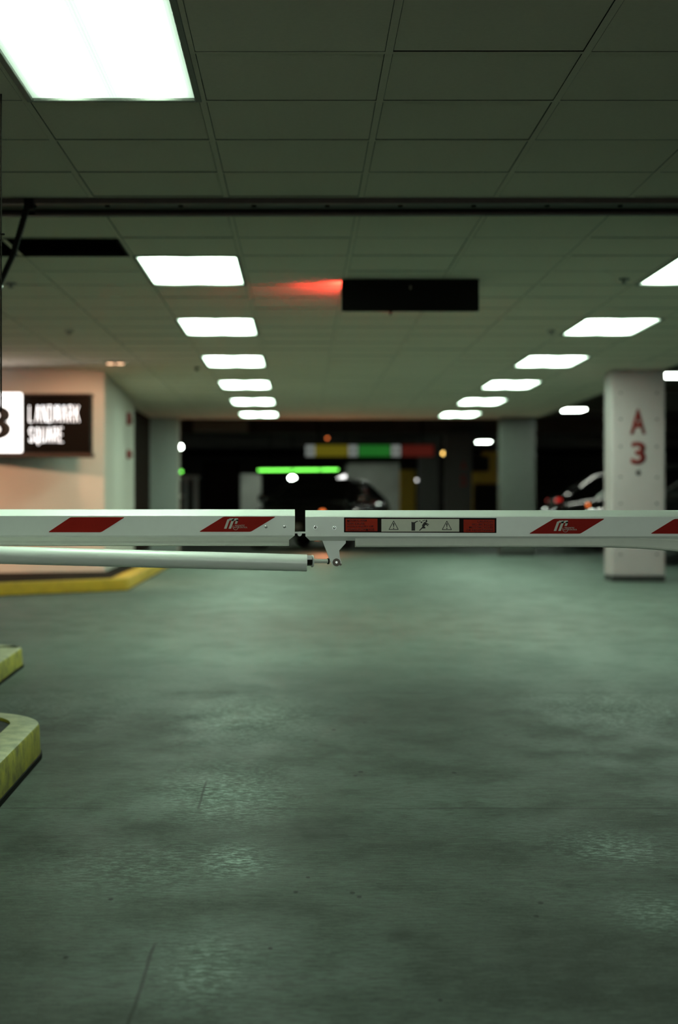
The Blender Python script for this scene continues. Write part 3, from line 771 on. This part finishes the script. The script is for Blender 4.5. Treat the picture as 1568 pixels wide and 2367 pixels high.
# directory board
Yd = 35.2
root = thing('directory_board', 'hanging board of yellow, green and red panels with white discs', 'sign', P(855, 1055, Yd))
a, b_ = P(705, 1057, Yd), P(1006, 1027, Yd)
bm = bmesh.new(); bx(bm, a.x, b_.x, Yd, Yd + .06, a.z, b_.z, .005, 1)
for t in (.1, .9): cyl(bm, (a.x + (b_.x - a.x) * t, Yd + .03, b_.z), (a.x + (b_.x - a.x) * t, Yd + .03, 2.68), .012, n=8)
obj('board', bm, 'black', root)
for x0, x1, m, nm in ((728, 805, 'banner_y', 'yellow_panel'), (829, 903, 'banner_g', 'green_panel'), (929, 1003, 'banner_r', 'red_panel')):
    a, b_ = P(x0, 1055, Yd), P(x1, 1029, Yd); bm = bmesh.new(); bx(bm, a.x, b_.x, Yd - .008, Yd - .001, a.z, b_.z); obj(nm, bm, m, root)
for x0 in (707, 806, 905):
    a, b_ = P(x0, 1055, Yd), P(x0 + 21, 1029, Yd); bm = bmesh.new(); bx(bm, a.x, b_.x, Yd - .009, Yd - .001, a.z, b_.z, .003, 1); w = obj('white_panel', bm, 'banner_w', root)
    c = (a + b_) / 2; bm = bmesh.new(); cyl(bm, (c.x, Yd - .011, c.z), (c.x, Yd - .0095, c.z), .035, n=14); obj('pictogram', bm, 'ink', w)
# yellow post, ochre frame
sbox('yellow_post', 926, 961, 1086, 1235.4, 46, .4, 'yellowpaint', 'yellow painted post left of the farthest grey column', 'post')
root = thing('ochre_frame', 'ochre painted gantry seen between two grey columns', 'gantry', P(1130, 1180, 44.5))
for nm, q in (('upper_beam', (1116, 1175, 1044, 1054, 44.5)), ('lower_beam', (1085, 1190, 1090, 1118, 44.6)), ('upright', (1134, 1150, 1054, 1092, 44.55))):
    a, b_ = P(q[0], q[3], q[4]), P(q[1], q[2], q[4]); bm = bmesh.new(); bx(bm, a.x, b_.x, q[4], q[4] + .2, a.z, b_.z, .01, 1); obj(nm, bm, 'amberwall', root)
bm = bmesh.new()
for px in (1090, 1180): a = P(px, 1118, 44.7); bx(bm, a.x - .06, a.x + .06, 44.7, 44.8, 0, a.z)
obj('leg', bm, 'amberwall', root)
# plaster lift core behind the car
bm = bmesh.new(); a, b_ = P(800, 1172, 50), P(924, 1080, 50); bx(bm, a.x, b_.x, 50, 52, 0, 2.1, .02, 1); struct('wall_partition', bm, 'wallgreen')
bm = bmesh.new(); a, b_ = P(556, 1172, 49), P(604, 1075, 49); bx(bm, a.x, b_.x, 49, 50, 0, 1.75, .02, 1); struct('wall_side', bm, 'wallgreen')
bm = bmesh.new(); a, b_ = P(470, 1172, 52), P(554, 1075, 52); bx(bm, a.x, b_.x, 52, 53, 0, 2.2, .02, 1); struct('wall_niche', bm, 'door')
# white railing frame left
root = thing('metal_gate', 'pale metal gate frame beside the left pillar, far back', 'gate frame', P(440, 1180, 36))
for nm, q in (('post', (425, 434, 1103, 1200)), ('post', (447, 458, 1103, 1200)), ('top_rail', (406, 462, 1099, 1107)), ('mid_rail', (406, 427, 1143, 1150))):
    a, b_ = P(q[0], q[3], 36), P(q[1], q[2], 36); bm = bmesh.new(); bx(bm, a.x, b_.x, 36, 36.06, 0 if nm == 'post' else a.z, b_.z, .005, 1); obj(nm, bm, 'white', root)
# beam stub left of the ceiling end
sbox('ceiling_duct', 446, 572, 973, 997, 33, .5, 'concrete', 'grey duct under the dark deck right of the left pillar', 'duct')
# small lamps
def dot(name, px, py, Y, r, m, label, cat='lamp', sx=1, sz=1, up=True):
    c = P(px, py, Y); root = thing(name, label, cat, c)
    bm = bmesh.new(); sphere(bm, c, r, sx, 1, sz, 16); obj('bulb', bm, m, root, smooth=True)
    bm = bmesh.new(); cyl(bm, (c.x, Y + r * .6, c.z), (c.x, Y + r * 1.6, c.z), r * .8, n=12); cyl(bm, (c.x, Y + r * 1.5, c.z), (c.x, Y + r * 1.5, 2.68 if up else 0), .012, n=8)
    obj('fitting', bm, 'black', root)
dot('bulkhead_lamp', 418, 1033, 38, .045, 'lamp_em', 'round white lamp at the edge of the left pillar', sz=1.2)
dot('indicator_lamp', 418.5, 1090, 38, .035, 'green_em', 'round green lamp below the white lamp by the left pillar', up=False)
dot('amber_lamp', 1026, 1048, 38, .045, 'amber_em', 'small round amber lamp left of the dim lettered column')
dot('orange_lamp', 757, 1013, 37, .03, 'orange_em', 'dim orange lamp above the hanging coloured board')
dot('small_lamp', 964, 1110, 44, .03, 'white_em', 'small pale lamp at the edge of the yellow post')
dot('orange_lamp', 741, 1112, 36, .03, 'orange_em', 'dim orange lamp under the green strip light')
dot('bulkhead_lamp', 676, 1105, 37, .05, 'lamp_em', 'white lamp under the left half of the green strip', sx=1.6)
# windshield reflection built as a glowing tube
a, b_ = P(768, 1114, 37), P(800, 1100, 37)
root = thing('windshield_glint', 'slanted white windshield glint built as a glowing tube under the green strip', 'lamp', (a + b_) / 2)
bm = bmesh.new(); cyl(bm, a, b_, .035, n=12); obj('tube', bm, 'white_em', root, smooth=True)
bm = bmesh.new(); cyl(bm, a + Vector((-.02, .06, 0)), b_ + Vector((.02, .06, 0)), .03, n=10); cyl(bm, (b_.x, 37.06, b_.z), (b_.x, 37.06, 2.68), .01, n=8); obj('fitting', bm, 'black', root)

# ------------------------------------------------------------------ the barrier arm
YA = 5.0
px = YA / F
root = thing('boom_barrier', 'white folding barrier arm with red stripes across the whole lane', 'barrier', P(693, 1250, YA))
def X(p): return (p - XC) * px
def Z(p): return EYE - (p - YH) * px
def boom(x0, x1, dy, cutl, cutr):
    bm = bmesh.new()
    prof = [(0, 1193, 0), (.004, 1190.5, 0), (.030, 1179, 0), (.036, 1178, 0), (.066, 1178, 0), (.088, 1193, 0), (.088, 1238, 0), (.074, 1248.5, 1), (.014, 1248.5, 1), (0, 1238.5, 0)]
    rows = []
    for end in (0, 1):
        r = []
        for d, p, c in prof:
            x = (x0 + (cutl if c else 0)) if end == 0 else (x1 - (cutr if c else 0))
            r.append(bm.verts.new((X(x), YA + d, Z(p + dy))))
        rows.append(r)
    n = len(prof)
    for k in range(n): bm.faces.new((rows[0][k], rows[0][(k + 1) % n], rows[1][(k + 1) % n], rows[1][k]))
    bm.faces.new(rows[0]); bm.faces.new(rows[1][::-1])
    bmesh.ops.bevel(bm, geom=[e for e in bm.edges], offset=.0007, segments=1, affect='EDGES')
    return bm
boomL = obj('boom', boom(-900, 682, -.5, 0, 13), 'white', root)
boomR = obj('boom', boom(706, 2500, 1.5, 11, 0), 'white', root)
# rubber edge profiles
def strip(path, name):
    """path: (x, top, bottom) in the arm's own scale"""
    bm = bmesh.new(); rows = []
    for x, t, b in path:
        r = []
        for d, f in ((.006, .10), (.009, 0), (.07, 0), (.074, .1), (.074, .88), (.068, 1), (.012, 1), (.007, .93), (.005, .80), (.009, .5)):
            r.append(bm.verts.new((X(x), YA + d, Z(t + (b - t) * f))))
        rows.append(r)
    n = len(rows[0])
    for i in range(len(rows) - 1):
        for k in range(n): bm.faces.new((rows[i][k], rows[i][(k + 1) % n], rows[i + 1][(k + 1) % n], rows[i + 1][k]))
    bm.faces.new(rows[0]); bm.faces.new(rows[-1][::-1])
    return obj(name, bm, 'rubber', root, smooth=True)
strip([(-900, 1238.6, 1262), (668, 1240, 1262.5)], 'rubber_edge')
sag = []
for i in range(41):
    x = 822 + i * 1500 / 40
    d = 0 if x < 1380 else (x - 1380) ** 2 / 188 ** 2 * 7.5 if x < 1568 else 7.5 + (x - 1568) * .07
    sag.append((x, 1240 + d, 1265.5 + d * 1.35))
strip(sag, 'rubber_edge')
# screws
def screw(x, y, r=3.6, m='chrome'):
    bm = bmesh.new(); c = Vector((X(x), YA, Z(y)))
    cyl(bm, c + Vector((0, .001, 0)), c - Vector((0, .0022, 0)), r * px * 1.15, n=20)
    t = bmesh.new(); bmesh.ops.create_uvsphere(t, u_segments=18, v_segments=12, radius=r * px)
    merge(bm, t, Matrix.Translation(c - Vector((0, .002, 0))) @ Matrix.Diagonal((1, .8, 1, 1)))
    o = obj('screw', bm, m, root, smooth=True)
for x, y in ((615, 1218), (658, 1218), (729, 1219), (773, 1220)): screw(x, y)
# red stripes
def rounded(pts, r, n=4):
    out = []
    m_ = len(pts)
    for i in range(m_):
        p = Vector(pts[i]); a = Vector(pts[i - 1]); b = Vector(pts[(i + 1) % m_])
        da = (a - p).normalized(); db = (b - p).normalized(); A = p + da * r; B = p + db * r
        for k in range(n + 1):
            t = k / n; out.append(tuple(A * (1 - t) ** 2 + p * 2 * t * (1 - t) + B * t * t))
    return out
def stripe(pts, logo_at=None):
    bm = bmesh.new(); prism_xz(bm, pxpoly(rounded(pts, 4), YA), YA - .0006, YA + .0002)
    s = obj('red_stripe', bm, 'red', root)
    if logo_at:
        ox, oy, k = logo_at
        sh = lambda u, v: (ox + u + (24.5 - v) * .36 - 1.0, oy + v)          # italic m, 24 px tall
        bm = bmesh.new()
        def poly(q): prism_xz(bm, pxpoly([sh(u, v) for u, v in q], YA), YA - .0011, YA - .0005)
        for u in (0, 10.4): poly([(u, 3), (u + 5.8, 1.2), (u + 5.8, 24.3), (u, 24.3)])
        poly([(20.8, 3), (26.0, 3), (26.0, 13), (20.8, 13)])
        poly([(3.6, .5), (12.4, .2), (15, 1.5), (15.2, 6.8), (11, 6.2), (10.5, 4.2), (5.8, 5.6)])
        poly([(14.2, 1.2), (17, .2), (23.5, .3), (26.0, 3.6), (26.0, 7), (21.2, 6.4), (20.9, 4.4), (16, 6.8)])
        # ring under the m
        for i in range(22):
            a0 = PI * 2 * i / 22; a1 = PI * 2 * (i + 1) / 22
            if 210 < math.degrees(a0) < 330: continue
            cx, cy, r0, r1_ = ox + 26, oy + 20.5, 5.9, 6.7
            prism_xz(bm, pxpoly([(cx + r0 * math.cos(a0), cy + r0 * math.sin(a0)), (cx + r1_ * math.cos(a0), cy + r1_ * math.sin(a0)), (cx + r1_ * math.cos(a1), cy + r1_ * math.sin(a1)), (cx + r0 * math.cos(a1), cy + r0 * math.sin(a1))], YA), YA - .0011, YA - .0005)
        obj('logo', bm, 'logo', s)
        obj('logo_lettering', text_bm('MAGNETIC', ox + 24, ox + 47, oy + 15.4, oy + 18.6, YA - .0006, .0005, shear=.2), 'logo', s)
        obj('logo_lettering', text_bm('AUTOCONTROL', ox + 21, ox + 53, oy + 19.6, oy + 22.8, YA - .0006, .0005, shear=.2), 'logo', s)
    return s
stripe([(111, 1230.3), (163, 1195.5), (289, 1195.5), (234, 1230.3)])
stripe([(460, 1229.3), (517, 1194.3), (638, 1194.3), (580, 1229.3)], (519, 1197.8, 1))
stripe([(1223, 1233.7), (1281, 1199), (1399, 1199), (1342, 1233.7)], (1281.5, 1203, 1))
stripe([(1504, 1233.7), (1560, 1199.3), (1690, 1199.3), (1632, 1233.7)])
stripe([(-240, 1230.3), (-186, 1195.5), (-62, 1195.5), (-117, 1230.3)])
# warning label
bm = bmesh.new(); prism_xz(bm, pxpoly([(795.5, 1196), (1148, 1197.5), (1148, 1232), (795.5, 1230.5)], YA), YA - .0005, YA + .0002)
lab = obj('warning_label', bm, 'labeldark', root)
for nm, q, m in (('label_panel', (799, 873, 1199, 1228), 'labelred'), ('label_panel', (882, 1062, 1199.6, 1229), 'labelwhite'), ('label_panel', (1072, 1144, 1201, 1230), 'labelred')):
    bm = bmesh.new(); prism_xz(bm, pxpoly([(q[0], q[2]), (q[1], q[2]), (q[1], q[3]), (q[0], q[3])], YA), YA - .0009, YA - .0004); obj(nm, bm, m, lab)
for body, x0, x1, y0 in (('MOVING ARM', 803, 848, 1200.6), ('CAN CAUSE', 803, 843, 1207.7), ('BODILY INJURY OR', 803, 864, 1214.6), ('VEHICLE DAMAGE', 803, 866, 1221.6)):
    obj('lettering', text_bm(body, x0, x1, y0, y0 + 5.0, YA - .0009, .0004, bold=.02), 'inkred', lab)
for body, x0, x1, y0 in (('CAUTION', 1103, 1140, 1202.6), ('NO BICYCLES', 1092, 1140, 1209.6), ('MOTORCYCLES', 1085, 1140, 1216.4), ('OR PEDESTRIANS', 1078, 1141, 1223.2)):
    obj('lettering', text_bm(body, x0, x1, y0, y0 + 5.0, YA - .0009, .0004, bold=.02), 'inkred', lab)
def seg(bm, p, q, w):
    p, q = Vector(p), Vector(q); d = (q - p).normalized(); s = Vector((-d.y, d.x)) * w / 2
    prism_xz(bm, pxpoly([tuple(p + s), tuple(q + s), tuple(q - s), tuple(p - s)], YA), YA - .0013, YA - .0008)
for cx, yo in ((910.3, 0), (1033.4, .3)):
    bm = bmesh.new(); A = (cx, 1204.3 + yo); B = (cx - 10.6, 1223.8 + yo); C = (cx + 10.6, 1223.8 + yo)
    for p, q in ((A, B), (B, C), (C, A)): seg(bm, p, q, 1.5)
    for p in (A, B, C):
        prism_xz(bm, pxpoly([(p[0] + .75 * math.cos(k * PI / 4), p[1] + .75 * math.sin(k * PI / 4)) for k in range(8)], YA), YA - .0013, YA - .0008)
    prism_xz(bm, pxpoly([(cx - 1.6, 1209.4 + yo), (cx + 1.6, 1209.4 + yo), (cx + .7, 1218.4 + yo), (cx - .7, 1218.4 + yo)], YA), YA - .0013, YA - .0008)
    prism_xz(bm, pxpoly([(cx + 1.3 * math.cos(k * PI / 5), 1221.2 + yo + 1.3 * math.sin(k * PI / 5)) for k in range(10)], YA), YA - .0013, YA - .0008)
    obj('warning_triangle', bm, 'ink', lab)
bm = bmesh.new()
def pg(pts): prism_xz(bm, pxpoly(pts, YA), YA - .0013, YA - .0008)
pg([(951.4, 1206), (954.5, 1207.2), (959, 1206.8), (959.9, 1207.8), (959.9, 1226.6), (951.6, 1226.6)])
pg([(959, 1206.8), (963, 1204.4), (967, 1204.2), (967, 1205.6), (963.5, 1206.4), (960, 1209.4)])
pg([(969.5, 1203.2), (972.4, 1203.6), (972.2, 1205.4), (969.7, 1205.2)])
pg([(973, 1206.2), (974.8, 1205.4), (976.8, 1207.6), (974.8, 1209.2), (972.8, 1208)])
pg([(976.4, 1203.8), (982.8, 1201.6), (983.6, 1203), (977, 1205)])
pg([(984.6, 1202.6), (986.2, 1201), (987.8, 1202.4), (988, 1206.2), (985.8, 1207.8), (984, 1206)])
pg([(981, 1206.8), (984.4, 1206.6), (986.2, 1210.2), (982, 1216.2), (976.6, 1217.6), (976, 1214)])
pg([(984.6, 1208), (992.2, 1211.6), (991.4, 1213.6), (985, 1210.6)])
pg([(984.4, 1210), (990.6, 1214.8), (989.6, 1216.4), (983, 1212)])
pg([(977.6, 1216.2), (980.6, 1215.6), (984.2, 1219.8), (983, 1221.4), (976.6, 1221.6), (971, 1226.8), (968.8, 1226.4), (975, 1219.6)])
obj('falling_person_pictogram', bm, 'ink', lab)
# hinge between the two booms
bm = bmesh.new()
bx(bm, X(680), X(708), YA + .02, YA + .06, Z(1233.5), Z(1229.5), .0006, 1)
cyl(bm, (X(693), YA + .012, Z(1234.5)), (X(693), YA + .075, Z(1234.5)), 5.2 * px, n=20, bev=.001)
obj('hinge', bm, 'white', root, smooth=True)
# bracket
bm = bmesh.new()
prism_xz(bm, pxpoly([(745.5, 1250), (800, 1250), (800, 1255.5), (784, 1272.5), (785.5, 1286), (790.3, 1301.5), (789.4, 1306.5), (782, 1309), (770.5, 1307.5), (765, 1301)], YA), YA + .006, YA + .014)
bmesh.ops.bevel(bm, geom=bm.edges[:], offset=.0006, segments=1, affect='EDGES')
br = obj('bracket', bm, 'white', root)
bm = bmesh.new()
c = Vector((X(778.3), YA + .006, Z(1300)))
cyl(bm, c, c - Vector((0, .005, 0)), 9 * px, n=28, bev=.0012)
obj('pivot_bolt', bm, 'darksteel', br, smooth=True)
bm = bmesh.new(); cyl(bm, c - Vector((0, .005, 0)), c - Vector((0, .0065, 0)), 3 * px, n=6); obj('hex_socket', bm, 'chrome', br)
bm = bmesh.new(); cc2 = Vector((X(787.6), YA + .006, Z(1305))); cyl(bm, cc2, cc2 - Vector((0, .003, 0)), 2.6 * px, n=12); obj('pin', bm, 'darksteel', br, smooth=True)
# strut tube
a = Vector((X(-900), YA - .060, Z(1258.5))); e = Vector((X(710), YA - .010, Z(1301)))
bm = bmesh.new(); cyl(bm, a, e, 21.3 * px, 19.6 * px, n=48, bev=.0012)
tube = obj('strut', bm, 'strut', root, smooth=True)
d = (Vector((X(765), YA + .008, Z(1297.5))) - Vector((X(710), YA - .010, Z(1296.5)))).normalized()
q0 = Vector((X(709), YA - .010, Z(1296.5)))
bm = bmesh.new(); cyl(bm, q0, q0 + d * 11 * px, 11.5 * px, n=6, bev=.0005); obj('collar_nut', bm, 'darksteel', tube)
bm = bmesh.new(); cyl(bm, q0 + d * 11.5 * px, q0 + d * 15 * px, 14 * px, n=28, bev=.0005); bx(bm, X(710), X(722), YA - .026, YA - .01, Z(1293), Z(1283.5), .0005, 1); obj('collar', bm, 'white', tube, smooth=True)
bm = bmesh.new(); cyl(bm, q0 + d * 14 * px, q0 + d * 51 * px, 4.8 * px, n=20); obj('rod', bm, 'rubber', tube, smooth=True)
bm = bmesh.new(); cyl(bm, q0 + d * 50 * px, q0 + d * 53.5 * px, 7 * px, n=20); obj('lock_nut', bm, 'darksteel', tube, smooth=True)
# barrier cabinet carrying the arm, outside the frame on the left
root2 = thing('barrier_cabinet', 'white barrier motor cabinet carrying the arm beyond the left edge', 'cabinet', (-1.75, 5.2, floor_z(5.2) + .14))
bm = bmesh.new(); bx(bm, -1.92, -1.58, 5.09, 5.43, floor_z(5.2) + .14, .66, .02, 3); obj('housing', bm, 'white', root2)

# small litter on the floor: one bright chip
# ------------------------------------------------------------------ camera, world, render look
cam = bpy.data.cameras.new('camera'); co = bpy.data.objects.new('camera', cam); COL.objects.link(co)
co.location = (0, 0, EYE); co.rotation_euler = (PI / 2, 0, 0)
cam.sensor_fit = 'VERTICAL'; cam.sensor_height = 36; cam.sensor_width = 24
cam.lens = F / 2367 * 36
cam.shift_x = (784 - XC) / 2367; cam.shift_y = -(1183.5 - YH) / 2367
cam.clip_start = .05; cam.clip_end = 200
cam.dof.use_dof = True; cam.dof.focus_distance = 5.0; cam.dof.aperture_fstop = 2.33; cam.dof.aperture_blades = 0
sc.camera = co
w = bpy.data.worlds.new('world'); sc.world = w; w.use_nodes = True
w.node_tree.nodes['Background'].inputs[0].default_value = (.6, .62, .75, 1); w.node_tree.nodes['Background'].inputs[1].default_value = .012
sc.view_settings.view_transform = 'Standard'; sc.view_settings.look = 'None'; sc.view_settings.exposure = 0; sc.view_settings.gamma = 1
sc.view_settings.use_curve_mapping = False
try:
    sc.cycles.use_denoising = True; sc.cycles.sample_clamp_indirect = 6; sc.cycles.max_bounces = 5; sc.cycles.diffuse_bounces = 4; sc.cycles.glossy_bounces = 2; sc.cycles.use_adaptive_sampling = True; sc.cycles.adaptive_threshold = .12; sc.cycles.adaptive_min_samples = 16; sc.cycles.use_light_tree = False; sc.cycles.caustics_reflective = False
except Exception: pass
